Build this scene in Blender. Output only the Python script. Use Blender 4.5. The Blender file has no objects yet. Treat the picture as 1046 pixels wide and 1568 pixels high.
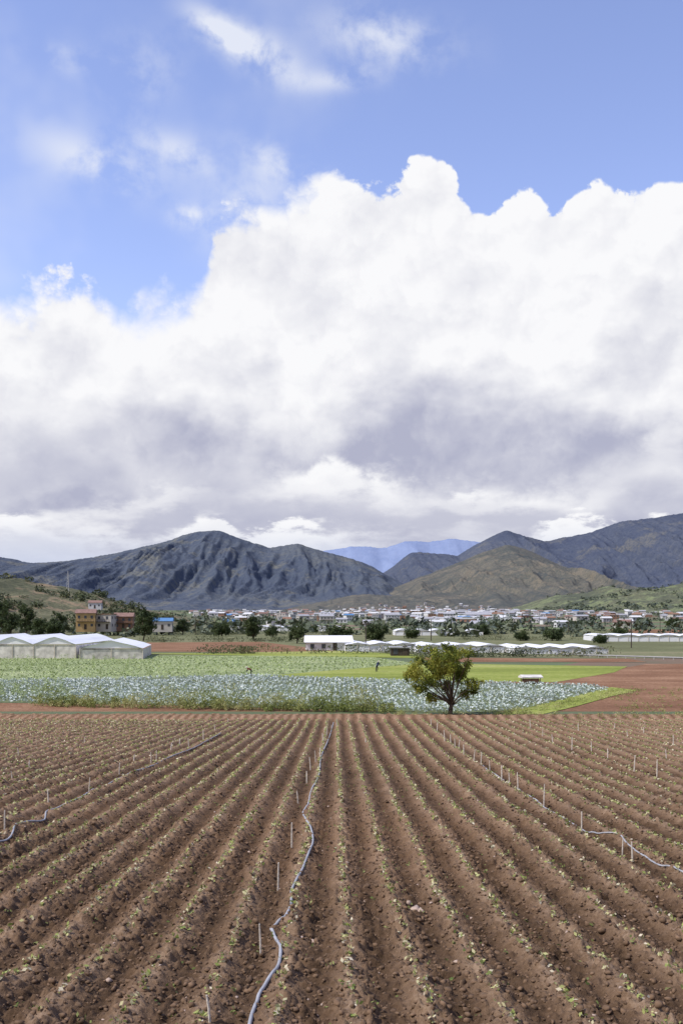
import bpy, math, random
import numpy as np
from mathutils import Vector, Matrix
random.seed(7); RNG=np.random.default_rng(11)
scene=bpy.context.scene
F=1524.0; CX=523.0; HY=940.0
# ---------------------------------------------------------------- numpy noise
_tabs={}
def vnoise(x,y,seed=0):
    if seed not in _tabs: _tabs[seed]=np.random.default_rng(seed+100).random((256,256))
    T=_tabs[seed]
    xf=np.floor(x); yf=np.floor(y)
    xi=xf.astype(np.int64)&255; yi=yf.astype(np.int64)&255
    fx=x-xf; fy=y-yf
    fx=fx*fx*(3-2*fx); fy=fy*fy*(3-2*fy)
    x1=(xi+1)&255; y1=(yi+1)&255
    return (T[xi,yi]*(1-fx)+T[x1,yi]*fx)*(1-fy)+(T[xi,y1]*(1-fx)+T[x1,y1]*fx)*fy
def fbm(x,y,o=4,seed=0,g=0.5):
    s=0;a=1;t=0
    for i in range(o):
        s=s+a*vnoise(x*2.03**i+17.3*i,y*2.03**i-9.1*i,seed+i); t+=a; a*=g
    return s/t
def ridged(x,y,o=4,seed=0,g=0.5):
    s=0;a=1;t=0
    for i in range(o):
        n=1-np.abs(2*vnoise(x*2.03**i+7.3*i,y*2.03**i-3.1*i,seed+i)-1)
        s=s+a*n*n; t+=a; a*=g
    return s/t
# ---------------------------------------------------------------- terrain
FIELD_END=84.0
def ground_z(x,y):
    y=np.asarray(y,float)
    near=-5-0.046*np.clip(y,-15,500)
    z=-8.9+np.log1p(np.exp((near+8.9)*6))/6
    z=z+np.clip(y-700,0,1e9)*0.0075
    return z
ROW=0.92
def flare(x,y):          # the drills spread and bend a little, as the tractor followed the field edges
    left=1/(1+np.exp(x/1.5))
    return (1+.13*np.exp(-(y-12)/10.0)+.0014*np.clip(y-45,0,60)*(1-left))*(1-left*.0038*(y-25))
def fwob(x,y): return 0.010*y+0.16*np.sin(y*0.045)+0.05*np.sin(x*0.3+y*0.1)+.16*(fbm(x*.25+40,y*.22+40,2,61)-.5)
def row_phase(x,y): return (x/flare(x,y)-0.42+fwob(x,y))/ROW
def field_low(x,y):
    r=row_phase(x,y)
    c=0.5+0.5*np.cos(2*np.pi*r)
    end=np.clip((FIELD_END-2.5-y)/2.0,0,1)
    return ground_z(x,y)+0.15*c*end*(.7+.6*fbm(x*.5,y*.35,2,71))+0.25*np.exp(-((y-FIELD_END+1.0)/1.1)**2)
def field_z(x,y):
    z=field_low(x,y)
    z=z+0.10*(fbm(x*1.9,y*1.7,3,1)-.5)
    b=ridged(x*4.2,y*4.2,3,5)
    z=z+0.085*(b-.4)
    cl=np.clip(vnoise(x*7.5,y*7.5,21)-.55,0,1)*.26+np.clip(vnoise(x*13,y*13,22)-.55,0,1)*.15
    z=z+cl*(.35+1.0*fbm(x*.8,y*.8,2,81))+0.03*(vnoise(x*19,y*19,9)-.5)
    return z
def flat(px,py):            # surveyed point on the valley floor
    d=8.9*F/(py-HY); return ((px-CX)/F*d, d)
def near(px,py):            # surveyed point on the sloping field
    d=5*F/(py-1010.0); return ((px-CX)/F*d, d)
# ---------------------------------------------------------------- mesh helpers
def link(o,parent=None):
    scene.collection.objects.link(o)
    if parent: o.parent=parent
    return o
def mesh_np(name,V,Fc,mats,smooth=False,parent=None,attr=None,midx=None):
    V=np.ascontiguousarray(V,dtype=np.float32); Fc=np.ascontiguousarray(Fc,dtype=np.int32)
    me=bpy.data.meshes.new(name); k=Fc.shape[1]; n=len(Fc)
    me.vertices.add(len(V)); me.vertices.foreach_set("co",V.ravel())
    me.loops.add(n*k); me.loops.foreach_set("vertex_index",Fc.ravel())
    me.polygons.add(n); me.polygons.foreach_set("loop_start",np.arange(0,n*k,k,dtype=np.int32))
    if smooth: me.polygons.foreach_set("use_smooth",np.ones(n,dtype=bool))
    me.update(calc_edges=True)
    if attr is not None:
        for an,av in attr.items():
            a=me.attributes.new(an,'FLOAT','POINT'); a.data.foreach_set("value",np.ascontiguousarray(av,dtype=np.float32).ravel())
    if not isinstance(mats,(list,tuple)): mats=[mats]
    for m in mats: me.materials.append(m)
    if midx is not None: me.polygons.foreach_set("material_index",np.ascontiguousarray(midx,dtype=np.int32))
    return link(bpy.data.objects.new(name,me),parent)
def grid_faces(nx,ny):
    i=np.arange(nx-1); j=np.arange(ny-1); I,J=np.meshgrid(i,j); a=(J*nx+I).ravel()
    return np.stack([a,a+1,a+nx+1,a+nx],1)
class Build:
    def __init__(s): s.v=[];s.f=[];s.m=[]
    def add(s,vs,fs,m=0):
        o=len(s.v); s.v+= [tuple(v) for v in vs]; s.f+=[tuple(i+o for i in f) for f in fs]; s.m+=[m]*len(fs)
    def box(s,c,sz,rot=0,m=0):
        x,y,z=[q/2 for q in sz]; cr,sr=math.cos(rot),math.sin(rot); vs=[]
        for dz in(-z,z):
            for dx,dy in((-x,-y),(x,-y),(x,y),(-x,y)):
                vs.append((c[0]+dx*cr-dy*sr,c[1]+dx*sr+dy*cr,c[2]+dz))
        s.add(vs,[(0,3,2,1),(4,5,6,7),(0,1,5,4),(1,2,6,5),(2,3,7,6),(3,0,4,7)],m)
    def gable(s,c,w,d,h,rot=0,m=0,th=.15):
        cr,sr=math.cos(rot),math.sin(rot)
        P=[(-w/2,-d/2,0),(w/2,-d/2,0),(w/2,d/2,0),(-w/2,d/2,0),(-w/2,0,h),(w/2,0,h)]
        P+=[(p[0],p[1],p[2]-th) for p in P[:4]]
        vs=[(c[0]+p[0]*cr-p[1]*sr,c[1]+p[0]*sr+p[1]*cr,c[2]+p[2]) for p in P]
        s.add(vs,[(0,1,5,4),(2,3,4,5),(1,2,5),(3,0,4),(0,6,7,1),(2,8,9,3),(1,7,8,2),(3,9,6,0),(6,9,8,7)],m)
    def make(s,name,mats,parent=None,smooth=False):
        me=bpy.data.meshes.new(name); me.from_pydata(s.v,[],s.f)
        for m in (mats if isinstance(mats,(list,tuple)) else [mats]): me.materials.append(m)
        me.polygons.foreach_set("material_index",s.m)
        if smooth: me.polygons.foreach_set("use_smooth",[True]*len(s.f))
        me.update(); return link(bpy.data.objects.new(name,me),parent)
def empty(name,loc=(0,0,0)):
    e=bpy.data.objects.new(name,None); e.location=loc; e.empty_display_size=.5; return link(e)
def leaves(C,size,up=0.35,rng=RNG,aspect=0.55):
    N=len(C); size=np.broadcast_to(size,(N,))
    a=rng.normal(size=(N,3)); a[:,2]*=(1-up); a/=np.linalg.norm(a,axis=1)[:,None]
    b=rng.normal(size=(N,3)); b[:,2]*=(1-up); b-= (b*a).sum(1)[:,None]*a; b/=np.linalg.norm(b,axis=1)[:,None]
    a=a*size[:,None]*.5; b=b*size[:,None]*.5*aspect
    V=np.stack([C-a,C+b,C+a,C-b],1).reshape(-1,3)
    return V,np.arange(N*4).reshape(N,4)
def tube(b,p0,p1,r0,r1,n=7,m=0):
    p0=Vector(p0);p1=Vector(p1); d=(p1-p0)
    if d.length<1e-5:return
    q=d.to_track_quat('Z','Y'); vs=[]
    for p,r in((p0,r0),(p1,r1)):
        for i in range(n):
            a=2*math.pi*i/n; vs.append(p+q@Vector((math.cos(a)*r,math.sin(a)*r,0)))
    b.add(vs,[(i,(i+1)%n,n+(i+1)%n,n+i) for i in range(n)]+[tuple(range(n,2*n)),tuple(range(n-1,-1,-1))],m)
# ---------------------------------------------------------------- node helper
class NT:
    def __init__(s,tree): s.t=tree; s.n=tree.nodes; s.l=tree.links
    def put(s,sock,v):
        if v is None: return
        if isinstance(v,bpy.types.NodeSocket): s.l.new(v,sock)
        else: sock.default_value=v
    def node(s,typ,**k):
        n=s.n.new(typ)
        for a,b in k.items(): setattr(n,a,b)
        return n
    def m(s,op,a,b=None,c=None,clamp=False):
        n=s.node('ShaderNodeMath',operation=op,use_clamp=clamp)
        for i,v in enumerate((a,b,c)): s.put(n.inputs[i],v)
        return n.outputs[0]
    def xyz(s,x,y,z=0.0):
        n=s.node('ShaderNodeCombineXYZ'); s.put(n.inputs[0],x);s.put(n.inputs[1],y);s.put(n.inputs[2],z); return n.outputs[0]
    def vmul(s,v,k):
        n=s.node('ShaderNodeVectorMath',operation='MULTIPLY'); s.put(n.inputs[0],v); s.put(n.inputs[1],k); return n.outputs[0]
    def vadd(s,v,k):
        n=s.node('ShaderNodeVectorMath',operation='ADD'); s.put(n.inputs[0],v); s.put(n.inputs[1],k); return n.outputs[0]
    def noise(s,v,scale,detail=4,rough=.5,dist=0,dim='3D'):
        n=s.node('ShaderNodeTexNoise',noise_dimensions=dim); s.put(n.inputs['Vector'],v); n.inputs['Scale'].default_value=scale
        n.inputs['Detail'].default_value=detail; n.inputs['Roughness'].default_value=rough; n.inputs['Distortion'].default_value=dist
        return n.outputs['Fac']
    def vor(s,v,scale,detail=2,rough=.5):
        n=s.node('ShaderNodeTexVoronoi',feature='F1',voronoi_dimensions='2D',normalize=True)
        s.put(n.inputs['Vector'],v); n.inputs['Scale'].default_value=scale; n.inputs['Detail'].default_value=detail
        n.inputs['Roughness'].default_value=rough; n.inputs['Lacunarity'].default_value=2.3
        return n.outputs['Distance']
    def ss(s,x,a,b,lo=0.0,hi=1.0):
        n=s.node('ShaderNodeMapRange',interpolation_type='SMOOTHSTEP'); s.put(n.inputs[0],x)
        for i,v in enumerate((a,b,lo,hi)): s.put(n.inputs[i+1],v)
        return n.outputs[0]
    def curve(s,x,pts):
        n=s.node('ShaderNodeFloatCurve'); s.put(n.inputs['Value'],x); c=n.mapping.curves[0]
        while len(c.points)>2: c.points.remove(c.points[0])
        c.points[0].location=pts[0]; c.points[-1].location=pts[-1]
        for p in pts[1:-1]: c.points.new(p[0],p[1])
        n.mapping.update(); return n.outputs[0]
    def mix(s,f,a,b):
        n=s.node('ShaderNodeMix',data_type='RGBA'); s.put(n.inputs[0],f)
        for i,v in((6,a),(7,b)):
            if isinstance(v,tuple) and len(v)==3: v=v+(1,)
            s.put(n.inputs[i],v)
        return n.outputs[2]
    def ramp(s,f,stops,interp='LINEAR'):
        n=s.node('ShaderNodeValToRGB'); s.put(n.inputs[0],f); r=n.color_ramp; r.interpolation=interp
        r.elements[0].position=stops[0][0]; r.elements[0].color=stops[0][1]+(1,)
        r.elements[1].position=stops[-1][0]; r.elements[1].color=stops[-1][1]+(1,)
        for p,c in stops[1:-1]:
            e=r.elements.new(p); e.color=c+(1,)
        return n.outputs[0]
def mat(name,fn,rough=.9,spec=.2):
    m=bpy.data.materials.new(name); m.use_nodes=True; t=NT(m.node_tree)
    b=m.node_tree.nodes['Principled BSDF']; b.inputs['Roughness'].default_value=rough
    b.inputs['Specular IOR Level'].default_value=spec
    fn(t,b); return m
def pos(t):
    return t.node('ShaderNodeNewGeometry').outputs['Position']
def bump(t,b,h,strength=.5,dist=.05):
    n=t.node('ShaderNodeBump'); n.inputs['Strength'].default_value=strength; n.inputs['Distance'].default_value=dist
    t.put(n.inputs['Height'],h); t.l.new(n.outputs[0],b.inputs['Normal'])
def plain(name,c,var=.15,scale=2.0,rough=.85):
    def fn(t,b):
        n=t.noise(pos(t),scale,3); lo=tuple(q*(1-var) for q in c); hi=tuple(min(1,q*(1+var)) for q in c)
        t.l.new(t.ramp(n,[(.3,lo),(.7,hi)]),b.inputs['Base Color'])
    return mat(name,fn,rough)
def leafmat(name,stops,transl=.3,clump=None):
    m=bpy.data.materials.new(name); m.use_nodes=True; t=NT(m.node_tree); N=m.node_tree.nodes
    b=N['Principled BSDF']; b.inputs['Roughness'].default_value=.6; b.inputs['Specular IOR Level'].default_value=.25
    g=t.node('ShaderNodeNewGeometry'); f=g.outputs['Random Per Island']
    if clump: 
        n=t.noise(g.outputs['Position'],clump,1); n=t.ss(n,.3,.7); f=t.m('ADD',t.m('MULTIPLY',f,.45),t.m('MULTIPLY',n,.55))
    c=t.ramp(f,stops); t.l.new(c,b.inputs['Base Color'])
    if transl>0:
        tr=t.node('ShaderNodeBsdfTranslucent'); t.l.new(c,tr.inputs[0])
        mx=t.node('ShaderNodeMixShader'); mx.inputs[0].default_value=transl
        t.l.new(b.outputs[0],mx.inputs[1]); t.l.new(tr.outputs[0],mx.inputs[2]); t.l.new(mx.outputs[0],N['Material Output'].inputs[0])
    return m
# ---------------------------------------------------------------- materials
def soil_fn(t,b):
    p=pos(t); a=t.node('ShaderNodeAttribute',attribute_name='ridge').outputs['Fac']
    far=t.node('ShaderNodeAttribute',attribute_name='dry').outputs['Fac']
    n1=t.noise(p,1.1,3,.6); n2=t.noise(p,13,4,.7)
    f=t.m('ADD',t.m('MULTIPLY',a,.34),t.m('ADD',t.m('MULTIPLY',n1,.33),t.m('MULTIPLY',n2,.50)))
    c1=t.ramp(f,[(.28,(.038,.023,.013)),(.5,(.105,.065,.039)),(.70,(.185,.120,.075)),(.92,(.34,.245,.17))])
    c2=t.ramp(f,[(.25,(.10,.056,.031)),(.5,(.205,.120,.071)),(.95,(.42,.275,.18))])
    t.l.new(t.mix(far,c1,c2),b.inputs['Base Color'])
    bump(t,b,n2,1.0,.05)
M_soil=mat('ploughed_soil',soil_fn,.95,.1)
M_clod=plain('soil_clod',(.145,.092,.057),.5,9,.95)
M_stone=plain('pale_stone',(.42,.32,.26),.25,12,.9)
M_seed=leafmat('seedling_leaf',[(0,(.15,.20,.04)),(.35,(.33,.37,.11)),(.65,(.50,.47,.23)),(1,(.66,.58,.45))],.2)
def redsoil_fn(t,b):
    p=pos(t); n=t.noise(t.vmul(p,(.5,1,1)),.16,6,.65); n2=t.noise(p,2.5,3,.6)
    c=t.ramp(t.m('ADD',t.m('MULTIPLY',n,.6),t.m('MULTIPLY',n2,.4)),[(.32,(.13,.066,.038)),(.5,(.225,.120,.069)),(.68,(.38,.23,.14))])
    t.l.new(c,b.inputs['Base Color']); bump(t,b,n2,.8,.2)
M_red=mat('red_soil',redsoil_fn,.95,.1)
def grass_fn(c0,c1,c2,sc):
    def fn(t,b):
        p=pos(t); n=t.noise(t.vmul(p,(.35,1.0,1.0)),sc,5,.65); n2=t.noise(p,sc*14,3,.7)
        c=t.ramp(t.m('ADD',t.m('MULTIPLY',n,.6),t.m('MULTIPLY',n2,.4)),[(.36,c0),(.5,c1),(.62,c2)])
        t.l.new(c,b.inputs['Base Color']); bump(t,b,n2,.8,.2)
    return fn
M_grass=mat('bright_grass',grass_fn((.15,.18,.03),(.24,.28,.05),(.36,.36,.12),.08))
M_cropg=mat('young_crop_ground',grass_fn((.19,.22,.10),(.27,.32,.15),(.35,.38,.20),.10))
M_cropd=mat('cabbage_ground',grass_fn((.09,.09,.04),(.14,.17,.08),(.2,.23,.12),.2))
M_pasture=mat('pasture',grass_fn((.10,.10,.045),(.145,.155,.07),(.22,.20,.11),.05))
def valley_fn(t,b):
    p=pos(t)
    v=t.node('ShaderNodeTexVoronoi',voronoi_dimensions='2D'); t.put(v.inputs['Vector'],t.vmul(p,(.006,.014,0))); v.inputs['Scale'].default_value=1
    sep=t.node('ShaderNodeSeparateColor'); t.l.new(v.outputs['Color'],sep.inputs[0])
    c=t.ramp(sep.outputs[0],[(0,(.10,.13,.06)),(.25,(.15,.20,.08)),(.50,(.18,.12,.08)),(.6,(.15,.15,.08)),(.75,(.11,.15,.07)),(.93,(.20,.14,.10))],'CONSTANT')
    n=t.noise(p,.05,4,.65); n2=t.noise(p,.8,3,.6)
    c=t.mix(t.ss(n,.42,.62,0,.5),c,(.08,.10,.05)); c=t.mix(t.ss(n2,.4,.7,0,.4),c,(.17,.15,.10))
    t.l.new(c,b.inputs['Base Color'])
M_valley=mat('valley_ground',valley_fn)
def mount_fn(c0,c1,c2,sc,patch=None,pf=(.55,.7),bd=60,speck=None,bs=.8):
    def fn(t,b):
        p=pos(t); n=t.noise(p,sc,4,.6); n2=t.noise(p,sc*9,5,.75)
        c=t.ramp(t.m('ADD',t.m('MULTIPLY',n,.5),t.m('MULTIPLY',n2,.5)),[(.40,c0),(.5,c1),(.60,c2)])
        if patch: c=t.mix(t.ss(t.noise(t.vadd(p,(900,50,0)),sc*2.2,5,.72),pf[0],pf[1],0,.75),c,patch)
        if speck: c=t.mix(t.ss(t.noise(p,sc*30,2,.7),.48,.60,0,.6),c,speck)
        t.l.new(c,b.inputs['Base Color']); bump(t,b,n2,bs,bd)
    return fn
M_mt_far=mat('far_range',mount_fn((.19,.245,.40),(.21,.265,.42),(.23,.285,.44),.0008,bs=.3))  # aerial haze painted in as pale blue surface colour
M_mt_left=mat('left_range',mount_fn((.060,.076,.112),(.080,.097,.128),(.118,.130,.140),.0016,(.170,.168,.140),(.52,.64),36,(.048,.064,.100)))  # bluish stops carry the distance haze in the base colour
M_mt_right=mat('right_range',mount_fn((.062,.076,.118),(.080,.095,.134),(.11,.120,.145),.0016,(.145,.145,.14),(.54,.66),36,(.050,.064,.105)))  # distance haze tinted into these base colours too
M_mt_brown=mat('brown_hill',mount_fn((.075,.083,.080),(.115,.112,.095),(.175,.158,.122),.003,(.21,.178,.13),(.50,.62),22,(.06,.073,.070)))
M_hill_r=mat('low_hills',mount_fn((.09,.105,.075),(.14,.15,.09),(.20,.20,.12),.006,(.27,.31,.15),(.50,.58),20,(.07,.085,.06)))
M_hill_l=mat('near_hill',mount_fn((.075,.08,.042),(.13,.13,.07),(.20,.185,.105),.02,(.31,.22,.14),(.52,.60),4))
M_leaf_tree=leafmat('tree_leaf',[(0,(.05,.075,.015)),(.3,(.12,.155,.025)),(.6,(.25,.28,.04)),(1,(.42,.38,.08))],.35,.55)
M_leaf_dark=leafmat('dark_leaf',[(0,(.03,.045,.018)),(.5,(.055,.08,.028)),(1,(.11,.135,.05))],.2,.4)
M_leaf_mid=leafmat('hill_leaf',[(0,(.045,.055,.03)),(.5,(.08,.10,.045)),(1,(.17,.165,.08))],.15,.06)
M_leaf_far=leafmat('far_leaf',[(0,(.06,.078,.062)),(.5,(.092,.115,.078)),(1,(.16,.17,.105))],0,.03)
M_bark=plain('bark',(.10,.075,.055),.4,6)
M_cab=leafmat('cabbage_leaf',[(0,(.32,.39,.34)),(.5,(.50,.57,.53)),(1,(.70,.74,.72))],.1)
M_crop=leafmat('crop_leaf',[(0,(.24,.32,.11)),(.6,(.36,.43,.19)),(1,(.46,.52,.28))],.15)
M_weed=leafmat('weed_leaf',[(0,(.13,.17,.04)),(.5,(.27,.30,.09)),(1,(.50,.45,.22))],.25,.3)
M_stake=plain('wooden_stake',(.58,.52,.45),.3,20)
M_hose=plain('hose_plastic',(.33,.335,.36),.2,5,.5)
M_plastic=plain('greenhouse_film',(.74,.75,.78),.06,.6,.6)
M_film2=plain('greenhouse_wall_film',(.56,.53,.50),.30,.9,.7)
M_white=plain('white_paint',(.60,.60,.61),.08,.5); M_cream=plain('cream_paint',(.48,.45,.42),.1,.5)  # white is greyed and slightly blued to paint in the town's haze
M_yel=plain('yellow_paint',(.45,.31,.15),.15,.5); M_brick=plain('brick_red',(.25,.145,.10),.2,2)
M_roofr=plain('red_roof',(.24,.15,.125),.2,1); M_roofb=plain('blue_roof',(.10,.22,.42),.1,1); M_roofg=plain('grey_roof',(.36,.36,.39),.15,1)
M_glass=plain('dark_window',(.07,.075,.09),.2,1,.3); M_wood=plain('dark_wood',(.07,.055,.045),.3,3)
M_asph=plain('asphalt',(.11,.11,.115),.15,1); M_metal=plain('galvanised',(.4,.4,.4),.1,1,.5)
# ---------------------------------------------------------------- ground sheet
def cat(*a): return np.unique(np.concatenate(a))
gx=cat(-np.geomspace(60,9000,40),np.linspace(-60,60,41),np.geomspace(60,9000,40))
gy=cat(np.linspace(-200,60,27),np.linspace(60,110,60),np.geomspace(110,13000,110))
X,Y=np.meshgrid(gx,gy); Z=ground_z(X,Y)
Z=Z-0.35*((Y<FIELD_END)&(np.abs(X)<60))
mesh_np('ground',np.stack([X,Y,Z],-1).reshape(-1,3),grid_faces(len(gx),len(gy)),M_valley,True)
fe=empty('ploughed_field')
def patch(name,x0,x1,dx,ys,drop=0):
    xs=np.arange(x0,x1+dx,dx); X,Y=np.meshgrid(xs,ys); Z=field_z(X,Y)-drop*(Y<ys[0]+.5)
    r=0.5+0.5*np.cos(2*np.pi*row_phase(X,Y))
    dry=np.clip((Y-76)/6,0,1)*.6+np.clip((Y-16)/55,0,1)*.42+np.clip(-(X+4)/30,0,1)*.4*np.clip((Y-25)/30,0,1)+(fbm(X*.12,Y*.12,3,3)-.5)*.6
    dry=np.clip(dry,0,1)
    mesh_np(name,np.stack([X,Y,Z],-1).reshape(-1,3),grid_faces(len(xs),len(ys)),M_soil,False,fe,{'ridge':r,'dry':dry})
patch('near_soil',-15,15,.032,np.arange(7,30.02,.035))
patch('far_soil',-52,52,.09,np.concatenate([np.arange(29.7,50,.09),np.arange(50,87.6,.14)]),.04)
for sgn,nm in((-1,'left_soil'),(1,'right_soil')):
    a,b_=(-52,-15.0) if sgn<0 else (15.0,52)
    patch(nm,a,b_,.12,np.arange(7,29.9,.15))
# clods & stones
t_=(1+5**.5)/2
ICO=np.array([(-1,t_,0),(1,t_,0),(-1,-t_,0),(1,-t_,0),(0,-1,t_),(0,1,t_),(0,-1,-t_),(0,1,-t_),(t_,0,-1),(t_,0,1),(-t_,0,-1),(-t_,0,1)])/1.9
ICF=np.array([(0,11,5),(0,5,1),(0,1,7),(0,7,10),(0,10,11),(1,5,9),(5,11,4),(11,10,2),(10,7,6),(7,1,8),(3,9,4),(3,4,2),(3,2,6),(3,6,8),(3,8,9),(4,9,5),(2,4,11),(6,2,10),(8,6,7),(9,8,1)])
def rocks(name,x,y,s,m,sink=.2,smooth=False):
    n=len(x); V=ICO[None]*(1+RNG.uniform(-.35,.35,(n,12,1)))*s[:,None,None]*RNG.uniform(.6,1.25,(n,1,3))
    a=RNG.uniform(0,6.28,n); c,sn=np.cos(a)[:,None],np.sin(a)[:,None]
    vx=V[:,:,0]*c-V[:,:,1]*sn; vy=V[:,:,0]*sn+V[:,:,1]*c; vz=V[:,:,2]*.75
    z=field_z(x,y)+s*sink
    V=np.stack([vx+x[:,None],vy+y[:,None],vz+z[:,None]],-1).reshape(-1,3)
    Fc=(ICF[None]+np.arange(n)[:,None,None]*12).reshape(-1,3)
    mesh_np(name,V,Fc,m,smooth)
n=34000; y=9+42*RNG.random(n)**1.5; x=RNG.uniform(-1,1,n)*(y*.36+2)
rocks('soil_clods',x,y,RNG.uniform(.012,.036,n)+.045*RNG.random(n)**5,M_clod)
n=420; y=10+65*RNG.random(n)**1.3; x=RNG.uniform(-1,1,n)*(y*.36+2)
s=RNG.uniform(.012,.03,n)+.035*RNG.random(n)**5
for i,(px,py,sz) in enumerate([(635,1395,.12),(645,1397,.09),(480,1442,.07),(462,1445,.06),(660,1392,.05),(626,1392,.07),(350,1485,.05),(740,1450,.04)]):
    x[i],y[i]=near(px,py); s[i]=sz
rocks('field_stones',x,y,s,M_stone)
# seedlings
C=[];S=[]
for k in range(-62,63):
    ys=np.arange(9,FIELD_END-4,.14); ys=ys+RNG.uniform(-.07,.07,len(ys))
    xs=np.full(len(ys),k*ROW+.42)
    for q in range(6): xs=flare(xs,ys)*(k*ROW+.42-fwob(xs,ys))
    xs=xs+RNG.normal(0,.04,len(ys))
    keep=(np.abs(xs)<ys*.37+3)&(RNG.random(len(ys))<.28+.6*fbm(xs*.4,ys*.4,2,33)); xs=xs[keep];ys=ys[keep]
    z=field_z(xs,ys); nl=5
    for j in range(nl):
        kk=(ys<45)|(j<3)
        C.append(np.stack([xs+RNG.normal(0,.03,len(xs)),ys+RNG.normal(0,.03,len(xs)),z+RNG.uniform(.015,.09,len(xs))],1)[kk])
        S.append((RNG.uniform(.03,.09,len(xs))*(1+ys/75))[kk])
V,Fc=leaves(np.concatenate(C),np.concatenate(S),.3); mesh_np('crop_seedlings',V,Fc,M_seed)
n=2200; y=10+72*RNG.random(n); x=RNG.uniform(-1,1,n)*(y*.36+2); 
C=np.repeat(np.stack([x,y,field_z(x,y)+.03],1),4,0)+RNG.normal(0,.03,(n*4,3)); V,Fc=leaves(C,RNG.uniform(.04,.09,n*4),.3)
mesh_np('field_weeds',V,Fc,leafmat('field_weed_leaf',[(0,(.10,.15,.03)),(1,(.32,.34,.12))]))
# hoses
def hose(pts,r):
    cu=bpy.data.curves.new('irrigation_hose','CURVE'); cu.dimensions='3D'; cu.bevel_depth=r; cu.bevel_resolution=3
    W=[near(*p) for p in pts]; pp=[]
    for i in range(len(W)-1):
        a=W[max(i-1,0)];b=W[i];c=W[i+1];d=W[min(i+2,len(W)-1)]
        for j in range(12):
            t=j/12; f=lambda q:.5*(2*b[q]+(c[q]-a[q])*t+(2*a[q]-5*b[q]+4*c[q]-d[q])*t*t+(3*b[q]-a[q]-3*c[q]+d[q])*t**3)
            pp.append((f(0),f(1)))
    pp=np.array(pp); z=np.maximum(field_low(pp[:,0],pp[:,1]),field_z(pp[:,0],pp[:,1])); z=np.convolve(np.pad(z,2,'edge'),np.ones(5)/5,'valid')+r*.9
    sp=cu.splines.new('POLY'); sp.points.add(len(pp)-1)
    for i in range(len(pp)): sp.points[i].co=(pp[i,0],pp[i,1],z[i],1)
    cu.materials.append(M_hose); link(bpy.data.objects.new('irrigation_hose',cu))
hose([(380,1590),(390,1555),(400,1530),(424,1500),(430,1470),(421,1445),(416,1432),(436,1420),(446,1400),(447,1375),(460,1350),(470,1325),(479,1300),(476,1278),(464,1252),(472,1238),(478,1215),(489,1192),(492,1165),(503,1135),(511,1108)],.029)
hose([(-20,1300),(15,1290),(26,1275),(45,1268),(68,1262),(74,1249),(100,1238),(130,1225),(142,1211),(165,1206),(190,1192),(220,1184),(260,1165),(300,1147),(340,1126)],.027)
hose([(1080,1365),(1045,1348),(1000,1328),(965,1305),(945,1287),(915,1280),(890,1272),(850,1250),(830,1240),(795,1213),(765,1197),(735,1176)],.022)
# stakes
ST=[(400,1415,1464),(426,1320,1366),(447,1265,1303),(323,1538,1580),(476,1162,1182),(484,1153,1172),(470,1183,1201),(457,1213,1233),(490,1150,1166),
(8,1248,1282),(137,1192,1216),(183,1172,1190),(290,1134,1149),(312,1121,1136),(75,1219,1236),(240,1150,1165),(232,1155,1172),(30,1150,1163),(130,1130,1140),
(968,1289,1321),(890,1244,1277),(832,1205,1241),(793,1190,1218),(768,1180,1203),(736,1160,1179),(725,1155,1172),(710,1144,1161),(697,1134,1150),(681,1124,1140),(669,1111,1126),
(970,1163,1187),(1005,1170,1197),(1030,1130,1147),(875,1130,1151),(905,1137,1152),(846,1124,1140),(930,1147,1162),(500,1118,1130),(516,1105,1116),(330,1112,1122),(350,1100,1110),(812,1105,1118),(960,1120,1132),(560,1135,1142),
(20,1180,1195),(45,1168,1182),(205,1160,1174),(660,1104,1115),(690,1130,1143),(702,1138,1152),(750,1168,1185),(780,1184,1204),(952,1283,1310),(1020,1150,1167),(885,1112,1124),(940,1108,1118),(985,1115,1126),(830,1118,1130),(262,1140,1152),(275,1133,1145),(508,1110,1120),(495,1128,1140)]
for (px,pt,pb) in ST:
    x,y=near(px,pb); h=(pb-pt)/F*y; z=float(field_z(np.array([x]),np.array([y]))[0]); b=Build()
    dx,dy=random.uniform(-.06,.06),random.uniform(-.1,.1); r=.015+.00018*y
    tube(b,(x,y,z-.15),(x+dx*.5,y+dy*.5,z+h*.55),r*1.1,r,6); tube(b,(x+dx*.5,y+dy*.5,z+h*.55),(x+dx,y+dy,z+h),r,r*.8,6)
    b.make('wooden_stake',M_stake)
# ---------------------------------------------------------------- field sheets
def sheet(name,poly,m,lvl,world=False):
    P=[(p if world else flat(*p)) for p in poly]; z=-8.9+.012*lvl+.02
    me=bpy.data.meshes.new(name); me.from_pydata([(p[0],p[1],z) for p in P],[],[tuple(range(len(P)))]); me.materials.append(m); me.update()
    if me.polygons[0].normal.z<0: me.flip_normals()
    return link(bpy.data.objects.new(name,me))
sheet('red_soil_field',[(-900,1096),(-900,1040),(850,1040),(990,1017),(1900,1012),(1900,1096)],M_red,1)
sheet('young_crop_field',[(-300,1002),(560,1005),(650,1018),(400,1036),(-300,1047)],M_cropg,2)
sheet('grass_field',[(400,1036),(520,1026),(650,1016),(960,1021),(940,1030),(850,1045),(600,1043)],M_grass,3)
CAB=[(-260,1048),(380,1035),(600,1042),(900,1050),(935,1056),(800,1088),(700,1093),(540,1088),(200,1079),(-260,1074)]
sheet('cabbage_field',CAB,M_cropd,4)
sheet('grass_verge',[(935,1053),(975,1058),(940,1066),(880,1083),(830,1095),(760,1096),(800,1087)],M_grass,5)
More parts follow.
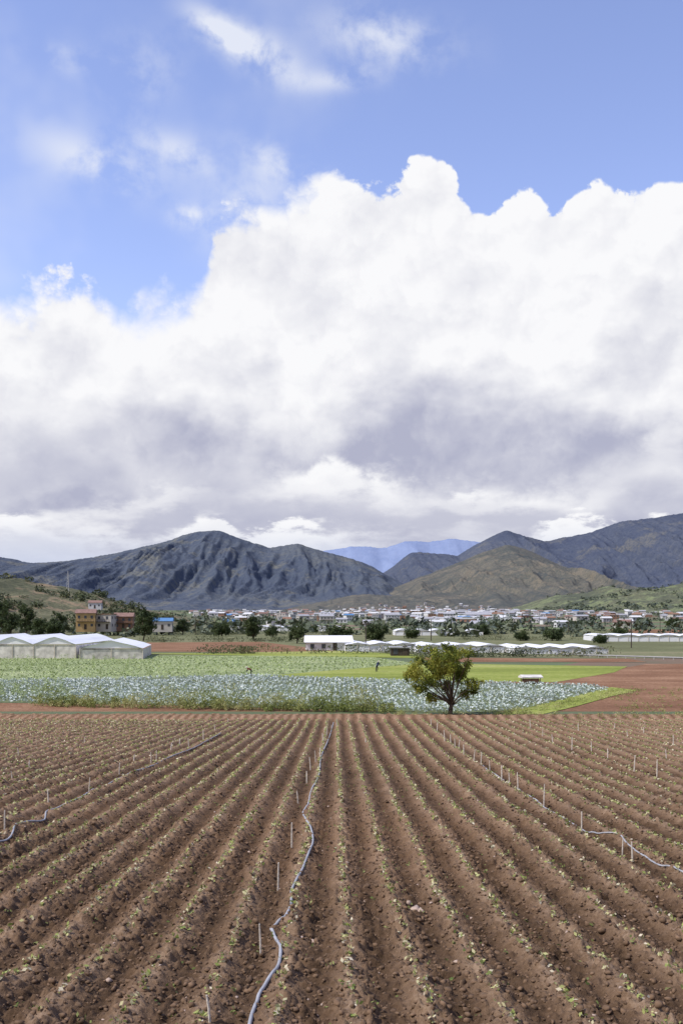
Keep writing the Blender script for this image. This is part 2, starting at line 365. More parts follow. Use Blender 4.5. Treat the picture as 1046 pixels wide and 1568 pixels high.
sheet('pasture',[(-300,966),(1500,962),(1500,1011),(660,1006),(200,1001.5),(-300,1001.5)],M_pasture,0)
sheet('brown_field',[(225,984),(400,983),(530,999),(215,998)],M_red,2)
sheet('green_strip',[(330,1000),(520,997),(640,1003),(640,1008),(200,1001.5)],M_grass,3)
sheet('brown_strip',[(640,1007),(960,1009),(990,1014),(660,1014)],M_red,3)
sheet('brown_field',[(930,964),(1300,964),(1300,972),(950,970)],M_red,2)
sheet('road',[(850,1001.5),(1300,1014),(1300,1017),(960,1006),(850,1003)],M_asph,6)
def inside(P,poly):
    c=np.zeros(len(P),bool); n=len(poly)
    for i in range(n):
        x1,y1=poly[i];x2,y2=poly[(i+1)%n]
        k=((y1>P[:,1])!=(y2>P[:,1]))&(P[:,0]<(x2-x1)*(P[:,1]-y1)/(y2-y1+1e-9)+x1); c^=k
    return c
def plants(name,poly,m,sx,sy,nl,r,ls,h,thin=1.0,up=.5,skew=.0):
    W=[flat(*p) for p in poly]; A=np.array(W)
    x0=max(A[:,0].min(),-70); xs=np.arange(x0,A[:,0].max(),sx); ys=np.arange(A[:,1].min(),A[:,1].max(),sy)
    X,Y=np.meshgrid(xs,ys); P=np.stack([(X+skew*Y).ravel(),Y.ravel()],1); P+=RNG.normal(0,min(sx,sy)*.14,P.shape)
    P=P[inside(P,W)&(np.abs(P[:,0])<P[:,1]*.36+6)]
    P=P[RNG.random(len(P))<thin*np.clip(fbm(P[:,0]*.15,P[:,1]*.15,3,44)*2.2,0.25,1)]
    sc=RNG.uniform(.7,1.2,len(P)); C=[];S=[]
    for j in range(nl):
        a=RNG.uniform(0,6.28,len(P)); rr=r*np.sqrt(RNG.random(len(P)))*sc
        C.append(np.stack([P[:,0]+np.cos(a)*rr,P[:,1]+np.sin(a)*rr,-8.85+h*sc*RNG.uniform(.3,1,len(P))],1)); S.append(ls*sc)
    V,Fc=leaves(np.concatenate(C),np.concatenate(S),up,aspect=.8); mesh_np(name,V,Fc,m)
plants('cabbage_plants',CAB,M_cab,.55,.95,6,.17,.25,.30,.93)
plants('young_crop_plants',[(-300,1003),(560,1006),(640,1018),(400,1035),(-300,1046)],M_crop,.8,1.2,3,.3,.34,.16,1,.75)
def clumps(name,pts,m,hh,n,w,ls):
    C=[];S=[]
    for (x,y,s) in pts:
        k=int(n*s); a=RNG.normal(0,w*s,(k,2)); z=RNG.random(k)**.8*hh*s*RNG.uniform(.7,1.1)
        a*= (0.35+.65*np.exp(-((z/(hh*s))-.45)**2*4))[:,None]
        C.append(np.stack([x+a[:,0],y+a[:,1],float(ground_z(x,y))+z+.05],1)); S.append(RNG.uniform(.6,1.3,k)*ls)
    V,Fc=leaves(np.concatenate(C),np.concatenate(S),.0,aspect=.35); mesh_np(name,V,Fc,m)
pts=[]
for i in range(170):
    px=RNG.uniform(60,600); py=1079+ (px/600)*12+RNG.uniform(-2,3); 
    x,y=flat(px,py); pts.append((x,y,RNG.uniform(.2,.6)))
for px,s in((255,1.1),(305,1.2),(355,1.1),(415,.95),(430,.8),(470,.9),(505,1.0),(545,1.1),(560,.9),(150,.9),(215,.9),(120,.7),(490,.8),(75,.9),(100,.6),(575,.7),(380,.6)):
    x,y=flat(px,1080+px/600*12); pts+=[(x,y,s*1.25),(x+.8,y+.3,s*.95),(x-.7,y,s*.9),(x+1.5,y,s*.55),(x-1.4,y,s*.6)]
clumps('weed_hedge',pts,M_weed,1.7,190,.45,.20)
pts=[]
for i in range(170):
    px=RNG.uniform(-60,110) if i<100 else RNG.uniform(0,210); py=RNG.uniform(1050,1078) if i<100 else RNG.uniform(1010,1030)
    x,y=flat(px,py); pts.append((x,y,RNG.uniform(.5,1.1)))
clumps('tall_crop_plants',pts,M_crop,1.7,50,.22,.22)
pts=[]
for i in range(90):
    px=RNG.uniform(-40,215); x,y=flat(px,1006.5+RNG.uniform(-1,1)); pts.append((x,y,RNG.uniform(.4,1.2)))
clumps('greenhouse_shrubs',pts,M_weed,1.6,90,.8,.32)
pts=[]
for i in range(110):
    px=RNG.uniform(600,1060); py=RNG.uniform(1096,1106) if px>820 else 1097+RNG.uniform(-1,2)
    x,y=flat(px,py); pts.append((x,y,RNG.uniform(.12,.4)))
for i in range(190):
    a=RNG.random(); px=760+a*200+RNG.uniform(-15,40); py=1097-a*40+RNG.uniform(-2,3); x,y=flat(px,py); pts.append((x,y,RNG.uniform(.12,.38)))
for i in range(90):
    px=RNG.uniform(940,1046); py=RNG.uniform(1055,1100); x,y=flat(px,py); pts.append((x,y,RNG.uniform(.1,.35)))
clumps('verge_weeds',pts,M_weed,1.2,70,.7,.16)
pts=[]      # hedgerows between the middle-distance fields
for (a0,a1,pyy) in ((225,470,983),(640,930,1006),(560,1046,972),(230,520,972),(700,1046,980),(300,640,1001)):
    for i in range(46):
        px=RNG.uniform(a0,a1); x,y=flat(px,pyy+RNG.uniform(-.4,.4)); pts.append((x,y,RNG.uniform(.5,1.3)))
clumps('hedgerow',pts,M_leaf_mid,1.8,60,1.4,.55)
# ---------------------------------------------------------------- trees
def tree(name,x,y,H,cl,nleaf,ls,m,z=None,trunk_r=.12,fork=.25,seed=0,spread=.52):
    rng=np.random.default_rng(seed); z=float(ground_z(x,y)) if z is None else z
    e=empty(name,(x,y,z)); b=Build(); base=Vector((0,0,-.2)); fk=Vector((.03*H,0,H*fork))
    tube(b,base,fk*.5,trunk_r*1.25,trunk_r,8); tube(b,fk*.5,fk,trunk_r,trunk_r*.85,8)
    C=[]; S=[]
    for (cx,cy,cz,r) in cl:
        c=Vector((cx,cy,cz)); st=fk if cz>H*.35 else fk*.8
        mid=st.lerp(c,.5)+Vector((rng.normal(0,.05*H),rng.normal(0,.05*H),.02*H))
        tube(b,st,mid,trunk_r*.42,trunk_r*.25,6); tube(b,mid,c,trunk_r*.25,trunk_r*.08,5)
        for q in range(4):
            e2=c+Vector(rng.normal(0,r*.55,3)); tube(b,c,e2,trunk_r*.1,trunk_r*.03,4)
        k=int(nleaf*(r**2)); sub=rng.normal(0,r*spread,(9,3)); sub[:,2]*=.8; idx=rng.integers(0,9,k)
        P=sub[idx]+rng.normal(0,r*.22,(k,3)); C.append(P+np.array([cx,cy,cz])); S.append(rng.uniform(.6,1.25,k)*ls)
    b.make('trunk',M_bark,e,True)
    V,Fc=leaves(np.concatenate(C),np.concatenate(S),.25,rng,.5); mesh_np('crown',V,Fc,m,False,e)
k=.0565; cl=[]
for j,(dx,dy,r) in enumerate([(-52,72,16),(-36,60,17),(-62,60,9),(-20,88,18),(5,98,15),(16,86,17),(30,97,9),(-10,68,17),(15,63,17),(35,46,13),(27,33,12),(-40,40,12),(-26,28,10),(-5,48,13),(-50,46,9),(38,36,8),(-32,99,9),(-6,107,7),(-44,84,10),(22,74,14),(2,78,15),(-30,72,14)]):
    cl.append((dx*k,(((j*37)%11)-5)*.30,dy*k,r*k))
ty=86.2; tx=(688-CX)/F*ty
tree('field_tree',tx,ty,6.2,cl,1150,.22,M_leaf_tree,trunk_r=.19,fork=.16,seed=5)
def roundtree(name,px,ptop,w,y,seed,m=None,n=None):
    x=(px-CX)/F*y; z=float(ground_z(x,y)); H=(HY-ptop)/F*y-z; W=w/F*y; rng=np.random.default_rng(seed); cl=[]
    for i in range(20):
        a=rng.uniform(0,6.28); zz=rng.uniform(.26,.88); rr=math.sqrt(max(0,1-((zz-.56)/.40)**2))*rng.uniform(.3,1.0)*W*.42
        cl.append((math.cos(a)*rr,math.sin(a)*rr,zz*H,W*rng.uniform(.13,.2)))
    tree(name,x,y,H,cl,(n or 80)*(10/W)**2*1.0,W*.075,m or M_leaf_dark,trunk_r=.03*W,fork=.15,seed=seed)
for i,(px,pt,w,y) in enumerate([(388,943,36,330),(220,928,40,330),(455,955,34,300),(578,957,38,320),(845,965,38,330),(800,968,28,330),(520,962,42,330),(738,960,34,420),(920,974,26,300),(340,953,32,400),(418,961,24,380),(15,932,36,330),(280,948,22,420),(630,965,30,360),(60,946,34,380),(985,948,26,600),(1030,946,26,620),(700,958,26,560),(480,960,22,480),(650,956,20,640),(765,956,20,600),(880,952,24,560),(365,950,20,520),(310,952,20,480),(950,962,24,420),(40,925,36,420),(0,915,40,440),(90,935,30,430),(85,950,36,340)]):
    roundtree('broadleaf_tree',px,pt,w,y,40+i)
def mass(name,items,m,q=60,rel=.10):
    C=[];S=[]
    for (x,y,z,w,h) in items:
        P=RNG.normal(0,1,(q,3)); P/=np.linalg.norm(P,axis=1)[:,None]; P*=RNG.uniform(.55,1.05,(q,1))
        C.append(np.stack([x+P[:,0]*w*.5,y+P[:,1]*w*.5,z+h*.5+P[:,2]*h*.5],1)); S.append(np.full(q,w*rel*2.1)*RNG.uniform(.7,1.4,q))
    V,Fc=leaves(np.concatenate(C),np.concatenate(S),.3,aspect=.7); mesh_np(name,V,Fc,m)
it=[]
for i in range(1300):
    y=RNG.uniform(380,3000); x=RNG.uniform(-.37,.37)*y
    if RNG.random()<.6: y=RNG.choice([430,520,640,800,1000,1700,2300,2800])*RNG.uniform(.98,1.02)
    h=RNG.uniform(3.5,7.5); it.append((x,y,float(ground_z(x,y))-1,h*RNG.uniform(.9,2.4),h))
mass('distant_trees',it,M_leaf_far,42)
# ---------------------------------------------------------------- mountains
def mountain(name,prof,dr,db,m,seed,spur,x0,x1,nx=420,nt=90,pw=1.15,lam=.05):
    P=np.array(prof,float); px=np.linspace(x0,x1,nx); py=np.interp(px,P[:,0],P[:,1])
    ker=np.hanning(7); ker/=ker.sum(); py=np.convolve(np.pad(py,3,'edge'),ker,'valid')
    py=py+(fbm(px*.05,px*0,4,seed)-.5)*3.2+(fbm(px*.4,px*0,2,seed+3)-.5)*1.3
    H=(HY-py)/F*dr; zb=float(ground_z(0,db))-3
    tt=np.concatenate([np.linspace(-.35,-.03,10),np.linspace(0,1,nt)]); PX,T=np.meshgrid(px,tt); Hh=np.broadcast_to(H,PX.shape)
    X=(PX-CX)/F*dr; D=dr+(db-dr)*T
    ta=np.abs(T); Xn=X/dr*F
    w=fbm(Xn*.014+3,ta*2.6,3,seed+20)-.5
    r=ridged(Xn*lam*.46+w*1.3,ta*1.6+w*.6,6,seed+7,.54)
    amp=np.clip(ta*3.2,0,1)*np.clip((1-ta)*2.4,0,1)
    sh=np.clip(1-ta,0,1)**pw
    Z=zb+(Hh-zb)*(sh+spur*(r-.60)*amp*.9)
    Z=np.maximum(Z,zb-2)
    mesh_np(name,np.stack([X,D,Z],-1).reshape(-1,3),grid_faces(nx,len(tt)),m,True)
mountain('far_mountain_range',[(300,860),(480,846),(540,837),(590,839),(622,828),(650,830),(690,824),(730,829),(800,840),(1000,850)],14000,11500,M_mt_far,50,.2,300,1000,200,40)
mountain('left_mountain_range',[(-500,870),(-200,850),(-60,845),(0,852),(50,862),(100,860),(180,847),(250,830),(300,814),(335,812),(372,826),(412,839),(455,832),(490,842),(540,856),(572,868),(600,885),(640,905),(700,930),(760,945)],6500,3600,M_mt_left,60,.36,-500,760,700,130)
mountain('right_mountain_range',[(480,935),(560,895),(600,868),(630,846),(655,846),(700,850),(740,828),(775,812),(800,820),(832,829),(870,822),(905,815),(950,799),(978,796),(1046,786),(1200,770),(1600,800)],7200,4600,M_mt_right,70,.36,480,1600,640,120)
mountain('brown_mountain',[(540,935),(590,905),(640,885),(690,866),(740,845),(775,835),(800,838),(850,862),(905,885),(960,903),(1050,925),(1150,940)],5200,3000,M_mt_brown,83,.42,520,1150,460,110)
mountain('low_green_hills',[(760,940),(810,926),(850,911),(900,908),(930,897),(960,905),(1000,903),(1046,893),(1250,880),(1500,900)],2800,1500,M_hill_r,90,.4,740,1500,260,60)
mountain('centre_foothill',[(380,942),(440,932),(500,920),(540,910),(600,912),(650,908),(700,912),(760,922),(820,938)],3900,3000,M_mt_brown,97,.40,370,830,240,60)
mountain('near_left_hill',[(-500,860),(-100,874),(0,886),(30,885),(60,892),(110,901),(150,910),(200,928),(270,943),(330,953)],720,400,M_hill_l,101,.25,-500,340,240,60,.9)
bpy.context.view_layer.update()
def raycast_z(o,x,y):
    ok,loc,nn,ix=o.ray_cast(Vector((x,y,5000)),Vector((0,0,-1))); return loc.z if ok else None
it=[]; o=bpy.data.objects['near_left_hill']
for i in range(1300):
    px=RNG.uniform(-120,300); y=RNG.uniform(425,730); x=(px-CX)/F*720; z=raycast_z(o,x,y)
    if z is None or z<-9: continue
    if vnoise(np.array([x*.03]),np.array([y*.03]),4)[0]<.40: continue
    h=RNG.uniform(2,5.5); it.append((x,y,z-.8,h*RNG.uniform(1,1.6),h))
mass('hillside_trees',it,M_leaf_mid,45,.11)
it=[]; o=bpy.data.objects['low_green_hills']
for i in range(1100):
    px=RNG.uniform(790,1300); y=RNG.uniform(1600,2850); x=(px-CX)/F*2800; z=raycast_z(o,x,y)
    if z is None or z<0: continue
    if vnoise(np.array([x*.006]),np.array([y*.006]),4)[0]<.48: continue
    h=RNG.uniform(6,11); it.append((x,y,z-2,h*RNG.uniform(1,2.2),h))
mass('hill_forest',it,M_leaf_far,30,.13)
# ---------------------------------------------------------------- buildings
def house(name,px,y,w,d,h,storeys,wall,roof,rot=0,rt='gable',z=None):
    x=(px-CX)/F*y; z=float(ground_z(x,y)) if z is None else z
    e=empty(name,(x,y,z)); e.rotation_euler[2]=rot
    b=Build(); b.box((0,0,h/2-.5),(w,d,h+1)); b.make('walls',wall,e)
    b=Build()
    if rt=='gable': b.gable((0,0,h+.16),w+.8,d+.8,d*.22)
    else: b.box((0,0,h+.12),(w+.6,d+.6,.24))
    b.make('roof',roof,e)
    b=Build(); nw=max(2,int(w/2.4)); sh=h/storeys
    for s in range(storeys):
        for i in range(nw):
            if s==0 and i==nw//2: continue
            b.box((-w/2+(i+.5)*w/nw,-d/2-.02,s*sh+sh*.55),(.95,.08,1.1))
    for s in range(storeys):
        for i in range(2): 
            for q in(-1,1): b.box((q*(w/2+.02),(-.25+.5*i)*d,s*sh+sh*.55),(.08,1,1.1))
    b.make('windows',M_glass,e)
    b=Build(); b.box((-w/2+(nw//2+.5)*w/nw,-d/2-.03,1.05),(1.0,.1,2.1)); b.make('door',M_wood,e)
    if storeys>1:
        b=Build(); b.box((0,-d/2-.6,sh),(w*.9,1.1,.15))
        for i in range(7): b.box((-w*.44+i*w*.88/6,-d/2-1.08,sh+.5),(.07,.07,.85))
        b.box((0,-d/2-1.08,sh+.95),(w*.9,.09,.07)); b.make('balcony',M_wood,e)
zL=-6.2
house('yellow_house',133,400,7.4,7,6.4,2,M_yel,M_roofr,.15,'gable',zL)
house('brick_house',163,405,6.5,7,6.0,2,M_cream,M_brick,-.1,'flat',zL)
house('brown_house',191,412,7.5,7,5.0,2,M_brick,M_roofr,.1,'gable',zL)
house('blue_roof_house',250,415,8,6,3.4,1,M_cream,M_roofb,.1,'gable',-6.5)
o=bpy.data.objects['near_left_hill']; hz=raycast_z(o,(147-CX)/F*640,640)
house('hilltop_house',147,640,8,7,3.5,1,M_white,M_roofr,.1,'gable',(hz if hz is not None else 4)+1.0)
house('white_shed',503,245,11,7,1.9,1,M_white,M_plastic,.08)
house('farm_shed',612,212,3.9,4,1.7,1,M_wood,M_roofg,0,'flat')
house('white_warehouse',733,1100,30,12,5,1,M_white,M_roofg,.05)
house('large_white_house',600,900,13,9,6.4,2,M_white,M_roofg,.1)
house('cream_house',952,620,10,8,3.6,1,M_cream,M_roofr,-.1)
house('stone_house',500,820,11,8,6,2,M_cream,M_roofg,.1)
b=Build(); mats=[M_white,M_cream,M_brick,M_roofr,M_roofg,M_glass,M_yel,M_roofb]
o=bpy.data.objects['centre_foothill']
for i in range(1000):
    r=RNG.random()
    if r<.78: px=RNG.uniform(290,1060); y=RNG.uniform(1000,2500)
    elif r<.94: px=RNG.uniform(520,800); y=RNG.uniform(2300,3400)
    else: px=RNG.uniform(300,1080); y=RNG.uniform(600,1000)
    if abs(px-650)>330 and RNG.random()<.4: continue
    x=(px-CX)/F*y; z=float(ground_z(x,y))
    if y>3000:
        q=raycast_z(o,x,y); z=max(z,q if q is not None else z)
    w=RNG.uniform(6,12);d=RNG.uniform(6,10);h=RNG.choice([2.8,3.0,3.2,5.2])*(1+y/9000); rot=RNG.uniform(-.5,.5)
    b.box((x,y,z+h/2-3),(w,d,h+6),rot,int(RNG.choice([0,0,0,1,1,4,2])))
    if RNG.random()<.6: b.gable((x,y,z+h+.15),w+.8,d+.8,d*.18,rot,int(RNG.choice([3,4,0,7,2],p=[.22,.42,.24,.02,.10])))
    else: b.box((x,y,z+h+.15),(w+.4,d+.4,.3),rot,int(RNG.choice([0,4])))
    c,s=math.cos(rot),math.sin(rot)
    for q in range(3):
        for st in range(1 if h<5 else 2):
            lx=(-.3+.3*q)*w; ly=-d/2-.03
            b.box((x+lx*c-ly*s,y+lx*s+ly*c,z+1.7+2.7*st),(1.2,.1,1.2),rot,5)
b.make('distant_town',mats)
def greenhouse(name,x,y,L,depth,spans,hw,hr,rot=0,wall=None,shape='arch'):
    wall=wall or M_film2
    z=float(ground_z(x,y)); e=empty(name,(x,y,z)); e.rotation_euler[2]=rot; sw=L/spans
    b=Build()
    for s in range(spans):
        x0=-L/2+s*sw; n=8
        if shape=='arch': prof=[(x0+sw*i/n,hw+(hr-hw)*math.sin(math.pi*i/n)**.8) for i in range(n+1)]
        else: prof=[(x0+sw*i/n,hw+(hr-hw)*(1-abs(2*i/n-1)**1.15)+.04*math.sin(i*2.1+s)) for i in range(n+1)]
        vs=[(p[0],yy,p[1]) for yy in(-depth/2-.3,depth/2) for p in prof]
        b.add(vs,[(i,i+1,n+2+i,n+1+i) for i in range(n)])
        vs=[(p[0],-depth/2-.02,p[1]) for p in prof]; b.add(vs,[tuple(range(n+1))])
    b.make('roof',M_plastic,e)
    b=Build(); b.box((0,-depth/2+.05,hw/2-.1),(L-.1,.08,hw-.25)); b.box((-L/2+.04,0,hw/2-.1),(.08,depth-.3,hw-.25)); b.box((L/2-.04,0,hw/2-.1),(.08,depth-.3,hw-.25)); b.make('wall_film',wall,e)
    b=Build()
    for s in range(spans*2+1): tube(b,(-L/2+s*sw/2,-depth/2-.08,-.2),(-L/2+s*sw/2,-depth/2-.08,hw),.07,.07,6)
    b.box((0,-depth/2-.1,hw),(L,.1,.1)); b.make('frame',M_stake,e)
greenhouse('greenhouse',-65,214,25,34,3,2.9,4.4,.0,None,'gable')
greenhouse('greenhouse',-46.2,206,12,24,1,2.2,3.7,.12,None,'gable')
greenhouse('greenhouse',9,247,17,22,3,1.6,2.1,.04,M_plastic,'gable')
greenhouse('greenhouse',27,238,20,22,3,1.5,2.0,.04,M_plastic,'gable')
greenhouse('greenhouse',48,230,21,20,4,1.3,1.8,.05,M_plastic,'gable')
greenhouse('greenhouse',40,420,36,22,5,1.8,2.6,0,M_plastic)
greenhouse('greenhouse',105,330,45,22,7,1.8,2.3,-.03,M_plastic)
greenhouse('greenhouse',-30,520,60,20,8,2,2.8,0,M_plastic)
greenhouse('greenhouse',130,1000,110,40,8,3,4,0,M_plastic)
x,y=flat(812,1047); e=empty('field_shelter',(x,y,-8.88)); b=Build()
for a in(-1.1,1.1):
    for c in(-.7,.7): tube(b,(a,c,0),(a,c,.9),.05,.05,6)
b.make('posts',M_wood,e); b=Build(); b.gable((0,0,.9),2.7,1.9,.25,.1); b.make('roof',M_film2,e)
b=Build(); b.box((0,0,.35),(2.0,1.1,.5),.05); b.make('crates',M_brick,e)
def pole(px,y,H,name='utility_pole'):
    x=(px-CX)/F*y; z=float(ground_z(x,y)); b=Build(); tube(b,(x,y,z-.3),(x,y,z+H),.16,.10,8)
    b.box((x,y-.15,z+H-.7),(1.9,.12,.14)); 
    for q in(-.8,-.4,.4,.8): tube(b,(x+q,y-.15,z+H-.62),(x+q,y-.15,z+H-.4),.05,.04,6)
    b.make(name,M_wood)
for px,y,H in((560,250,7),(966,260,7.5),(300,420,8),(660,330,7),(870,420,8),(1010,500,8),(430,460,8),(770,600,9)): pole(px,y,H)
x=(105-CX)/F*700; z0=14; b=Build()
for a,c in((-1,-1),(1,-1),(0,1)): tube(b,(x+a,700+c,z0-2),(x+a*.15,700+c*.15,z0+16),.14,.1,5)
for i in range(8):
    q=1-i/8*.85; zz=z0+i*2; tube(b,(x-q,700-q,zz),(x+q*.9,700-q*.9,zz+1.8),.07,.07,4); tube(b,(x+q,700-q,zz),(x,700+q*.9,zz+1.8),.07,.07,4)
b.make('radio_mast',M_metal)
b=Build(); p0=flat(850,1005); p1=flat(1300,1019)
for i in range(30):
    q=i/29; X_=p0[0]+(p1[0]-p0[0])*q; Y_=p0[1]+(p1[1]-p0[1])*q; b.box((X_,Y_,-8.6),(.12,.12,.7))
a=math.atan2(p1[1]-p0[1],p1[0]-p0[0]); b.box(((p0[0]+p1[0])/2,(p0[1]+p1[1])/2-.1,-8.35),(math.dist(p0,p1),.06,.2),a); b.make('guard_rail',M_metal)
# ---------------------------------------------------------------- workers
def worker(px,py,shirt,bend,rot):
    x,y=flat(px,py); e=empty('farm_worker',(x,y,-8.85)); e.rotation_euler[2]=rot
    s,c=math.sin(bend),math.cos(bend)
    def up(h,fx=0): return (0,-(h*s)-fx,.92+h*c)
    V=[(0,0,.92),up(.25),up(.48),up(.58),up(.68),up(.78),(.10,0,.88),(.12,-.06,.48),(.12,.05,.06),(.12,-.10,.04),(-.10,0,.88),(-.12,.04,.48),(-.13,.12,.06),(-.13,-.03,.04)]
    sh=up(.5); V+=[(.19,sh[1],sh[2]),(.25,sh[1]-.10,sh[2]-.27),(.20,sh[1]-.28,sh[2]-.42),(.19,sh[1]-.34,sh[2]-.47),(-.19,sh[1],sh[2]),(-.25,sh[1]-.08,sh[2]-.27),(-.2,sh[1]-.25,sh[2]-.44),(-.19,sh[1]-.3,sh[2]-.5)]
    E=[(0,1),(1,2),(2,3),(3,4),(4,5),(0,6),(6,7),(7,8),(8,9),(0,10),(10,11),(11,12),(12,13),(2,14),(14,15),(15,16),(16,17),(2,18),(18,19),(19,20),(20,21)]
    R=[.15,.14,.16,.06,.10,.08,.10,.075,.05,.045,.10,.075,.05,.045,.075,.05,.038,.03,.075,.05,.038,.03]
    me=bpy.data.meshes.new('body'); me.from_pydata(V,E,[]); o=link(bpy.data.objects.new('body',me),e)
    m=o.modifiers.new('skin','SKIN'); o.modifiers.new('sub','SUBSURF').levels=1
    for i,r in enumerate(R): me.skin_vertices[0].data[i].radius=(r,r)
    me.skin_vertices[0].data[0].use_root=True
    def fn(t,bb):
        co=t.node('ShaderNodeTexCoord').outputs['Object']; sp=t.node('ShaderNodeSeparateXYZ'); t.l.new(co,sp.inputs[0])
        t.l.new(t.ramp(sp.outputs[2],[(0,(.03,.03,.05)),(.93,shirt)],'CONSTANT'),bb.inputs['Base Color'])
    me.materials.append(mat('work_clothes',fn))
    hd=up(.74); b=Build(); n=12
    ring=lambda r,z:[(hd[0]+math.cos(6.283*i/n)*r,hd[1]+math.sin(6.283*i/n)*r,hd[2]+z) for i in range(n)]
    vs=ring(.24,.02)+ring(.12,.06)+ring(.09,.15); b.add(vs,[(i,(i+1)%n,n+(i+1)%n,n+i) for i in range(n)]+[(n+i,n+(i+1)%n,2*n+(i+1)%n,2*n+i) for i in range(n)]+[tuple(range(2*n,3*n))]); b.make('straw_hat',M_stake,e)
worker(577,1029,(.06,.07,.16),.5,.9)
worker(385,1036,(.25,.06,.05),1.1,-1.2)
# ---------------------------------------------------------------- light + sky
SEL=math.radians(50); SX,SY=-.92,-.39
sun=bpy.data.lights.new('sun','SUN'); sun.energy=4.2; sun.angle=math.radians(.5); sun.color=(1,.95,.86)
so=link(bpy.data.objects.new('sun',sun)); dv=Vector((SX*math.cos(SEL),SY*math.cos(SEL),math.sin(SEL)))
so.rotation_euler=dv.to_track_quat('Z','Y').to_euler()
w=bpy.data.worlds.new('World'); scene.world=w; w.use_nodes=True; t=NT(w.node_tree); N=w.node_tree.nodes
w.cycles.sampling_method='MANUAL'; w.cycles.sample_map_resolution=256
bg=N['Background']; out=N['World Output']
sky=t.node('ShaderNodeTexSky',sky_type='NISHITA'); sky.sun_disc=False; sky.sun_elevation=SEL; sky.sun_rotation=math.atan2(SX,SY)%(2*math.pi)
sky.altitude=300; sky.air_density=1.0; sky.dust_density=.3; sky.ozone_density=3.0
tint=t.vmul(sky.outputs[0],(2.0,1.60,1.68)); t.l.new(tint,bg.inputs[0]); bg.inputs[1].default_value=.145
co=t.node('ShaderNodeTexCoord').outputs['Generated']; sp=t.node('ShaderNodeSeparateXYZ'); t.l.new(co,sp.inputs[0])
dx,dy,dz=sp.outputs
U=t.m('ARCTAN2',dx,dy); Hh=t.m('SQRT',t.m('ADD',t.m('MULTIPLY',dx,dx),t.m('MULTIPLY',dy,dy))); Vv=t.m('DIVIDE',dz,t.m('MAXIMUM',Hh,.001))
Q=t.xyz(U,Vv,0.0)
def azel(px,py):
    a=math.atan((px-CX)/F); return a,(HY-py)/F*math.cos(a)
def topcurve(us,pts):
    L=[]
    for p in pts: a,e=azel(*p); L.append(((a+.4)/.8,e))
    return t.curve(t.m('MULTIPLY',t.m('ADD',us,.4),1.25),L)
def layer(pts,off,scale,amp,stretch,soft,gray,relief):
    q=t.vadd(t.vmul(Q,(1,stretch,1)),(off,off*1.7,0))
    nn=t.noise(q,scale*.9,6,.60,0,'2D'); k=t.m('MULTIPLY',t.m('SUBTRACT',nn,.5),.05); qq=t.vadd(q,t.xyz(k,k,0.0))
    h=t.m('SUBTRACT',1.0,t.vor(qq,scale,3,.55)) if relief else nn
    top=topcurve(U,pts)
    d=t.m('ADD',t.m('SUBTRACT',top,Vv),t.m('ADD',t.m('MULTIPLY',t.m('SUBTRACT',h,.62 if relief else .5),amp),t.m('MULTIPLY',t.m('SUBTRACT',nn,.5),amp*1.3)))
    sft=t.m('MULTIPLY',t.ss(t.noise(q,scale*.25,1,.5,0,'2D'),.35,.65,.4,2.8),soft)
    mask=t.ss(d,0.0,sft)
    big=t.noise(t.vmul(q,(1,1.7,1)),scale*.33,5,.55,0,'2D')
    bs=t.m('SUBTRACT',big,.5)
    if gray[0]=='v':
        gr=t.ss(t.m('ADD',Vv,t.m('MULTIPLY',bs,.24)),.225,.135,0.0,.85)
        gr=t.m('MULTIPLY',gr,t.ss(U,-.36,-.10,.25,1.0))
        gr=t.m('ADD',gr,t.m('MULTIPLY',t.ss(bs,.0,.16,0.0,.24),t.ss(Vv,.42,.26)))
    else:
        gr=t.ss(t.m('ADD',d,t.m('MULTIPLY',bs,gray[3])),gray[0],gray[1],0.0,gray[2])
    if relief:
        h2=t.m('SUBTRACT',1.0,t.vor(t.vadd(qq,(-.009,.014,0)),scale,1,.5))
        rel=t.m('MULTIPLY',t.m('SUBTRACT',h,h2),relief); gr=t.m('SUBTRACT',gr,rel)
    gr=t.m('ADD',gr,t.ss(nn,.60,.36,0.0,.14),clamp=True)
    return mask,gr
L1=[(-80,420),(0,405),(60,425),(110,428),(150,432),(195,468),(240,445),(285,425),(312,395),(325,350),(372,305),(450,292),(515,268),(560,282),(620,270),(690,272),(705,300),(745,322),(800,300),(850,345),(900,290),(940,308),(1046,300),(1120,330)]
L2=[(-80,590),(0,600),(40,578),(100,582),(160,600),(200,640),(235,700),(290,668),(345,640),(385,665),(450,700),(560,712),(700,712),(800,720),(900,690),(960,645),(1046,622),(1120,600)]
L3=[(-80,750),(0,762),(60,772),(120,758),(200,745),(300,738),(400,725),(500,722),(560,715),(650,742),(740,748),(800,740),(900,728),(980,740),(1046,732),(1120,730)]
L4=[(-80,770),(0,780),(80,778),(130,785),(190,812),(270,800),(330,776),(380,800),(470,795),(560,798),(640,806),(720,790),(850,800),(950,785),(1046,790),(1120,790)]
WHT=(.965,.965,.985); GRY=(.45,.465,.60)
specs=[(L1,0.0,13,.070,1.0,.020,('v',),.8),(L2,3.1,15,.05,1.4,.045,(.025,.085,.80,.06),.6),(L3,7.7,16,.03,2.4,.024,(.010,.042,.80,.03),0),(L4,12.3,20,.03,2.6,.020,(.012,.045,.45,.02),0)]
hazec=(.60,.67,.86)
col=None; cov=None
for i,sp_ in enumerate(specs):
    mk,gr=layer(*sp_)
    c=t.mix(gr,WHT,GRY)
    if i==3: c=t.mix(t.ss(Vv,.10,.03,0.0,.75),c,hazec)
    if i==2: mk=t.m('MULTIPLY',mk,.9)
    if col is None: col=c; cov=mk
    else: col=t.mix(mk,col,c); cov=t.m('MAXIMUM',cov,mk)
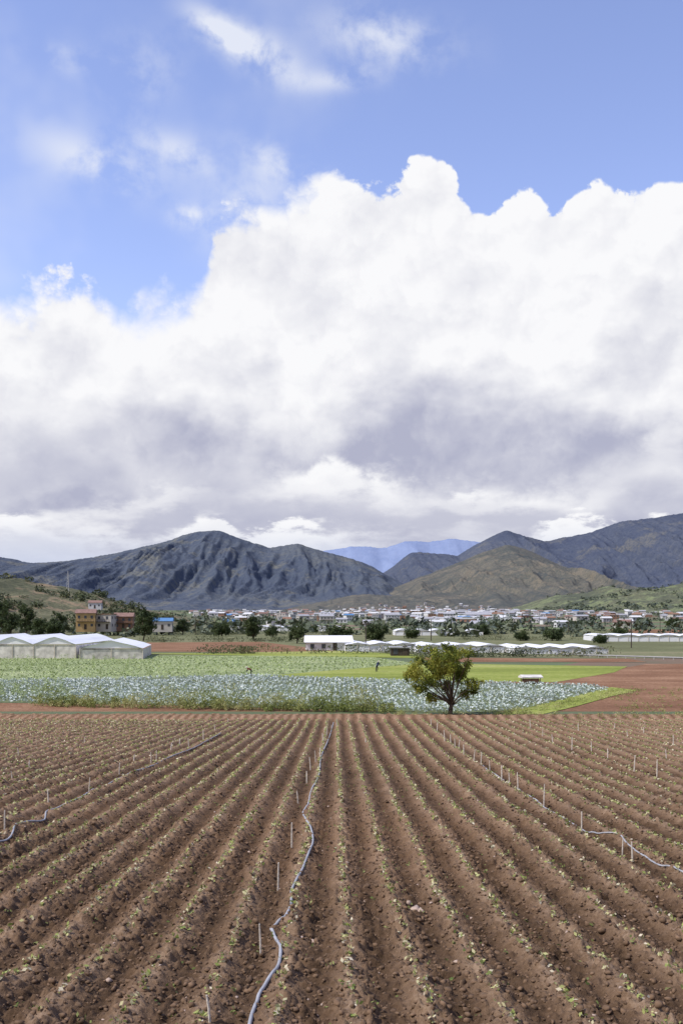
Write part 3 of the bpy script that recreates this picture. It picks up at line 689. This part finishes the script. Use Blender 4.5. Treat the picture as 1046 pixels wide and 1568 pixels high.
W=[(395,80,70,28,-.5,.9),(330,45,45,20,-.6,.75),(590,60,85,36,-.2,.7),(520,122,60,16,.1,.5),(150,250,80,32,-.25,.7),(270,232,65,26,-.3,.6),(430,255,60,28,-.5,.6),(290,332,24,16,0,.8),(215,110,50,60,-.9,.3),(100,90,60,20,0,.3),(370,330,60,45,.6,.6)]
ws=None
for px,py,sx,sy,rot,a in W:
    au,ev=azel(px,py); ca,sa=math.cos(rot),math.sin(rot)
    du=t.m('SUBTRACT',U,au); dv_=t.m('SUBTRACT',Vv,ev)
    e1=t.m('MULTIPLY',t.m('ADD',t.m('MULTIPLY',du,ca),t.m('MULTIPLY',dv_,sa)),F/sx); e2=t.m('MULTIPLY',t.m('SUBTRACT',t.m('MULTIPLY',dv_,ca),t.m('MULTIPLY',du,sa)),F/sy)
    g_=t.m('MULTIPLY',t.m('EXPONENT',t.m('MULTIPLY',t.m('ADD',t.m('MULTIPLY',e1,e1),t.m('MULTIPLY',e2,e2)),-.9)),a)
    ws=g_ if ws is None else t.m('ADD',ws,g_)
wn=t.noise(Q,16,6,.58,.1,'2D')
wm=t.m('MULTIPLY',ws,t.ss(wn,.32,.64,0.0,1.25),clamp=True)
wm=t.m('ADD',wm,t.m('MULTIPLY',t.ss(t.noise(Q,4,4,.6,0,'2D'),.42,.72,0,.24),t.ss(U,.15,-.2)),clamp=True)
wm=t.m('MULTIPLY',wm,.85)
col=t.mix(cov,(.86,.89,.97),col)
cov=t.m('MAXIMUM',cov,wm)
cov=t.m('MULTIPLY',cov,t.ss(Vv,-.02,.0))
bg2=t.node('ShaderNodeBackground'); t.l.new(col,bg2.inputs[0]); bg2.inputs[1].default_value=.99
mx=t.node('ShaderNodeMixShader'); t.l.new(cov,mx.inputs[0]); t.l.new(bg.outputs[0],mx.inputs[1]); t.l.new(bg2.outputs[0],mx.inputs[2]); t.l.new(mx.outputs[0],out.inputs[0])
# ---------------------------------------------------------------- camera
cd=bpy.data.cameras.new('camera'); cd.lens=35; cd.sensor_width=36; cd.shift_y=(HY-784)/1568; cd.clip_start=.1; cd.clip_end=60000
cam=link(bpy.data.objects.new('camera',cd)); cam.rotation_euler=(math.radians(90),0,0); scene.camera=cam
scene.view_settings.view_transform='Standard'; scene.view_settings.look='None'; scene.view_settings.exposure=0
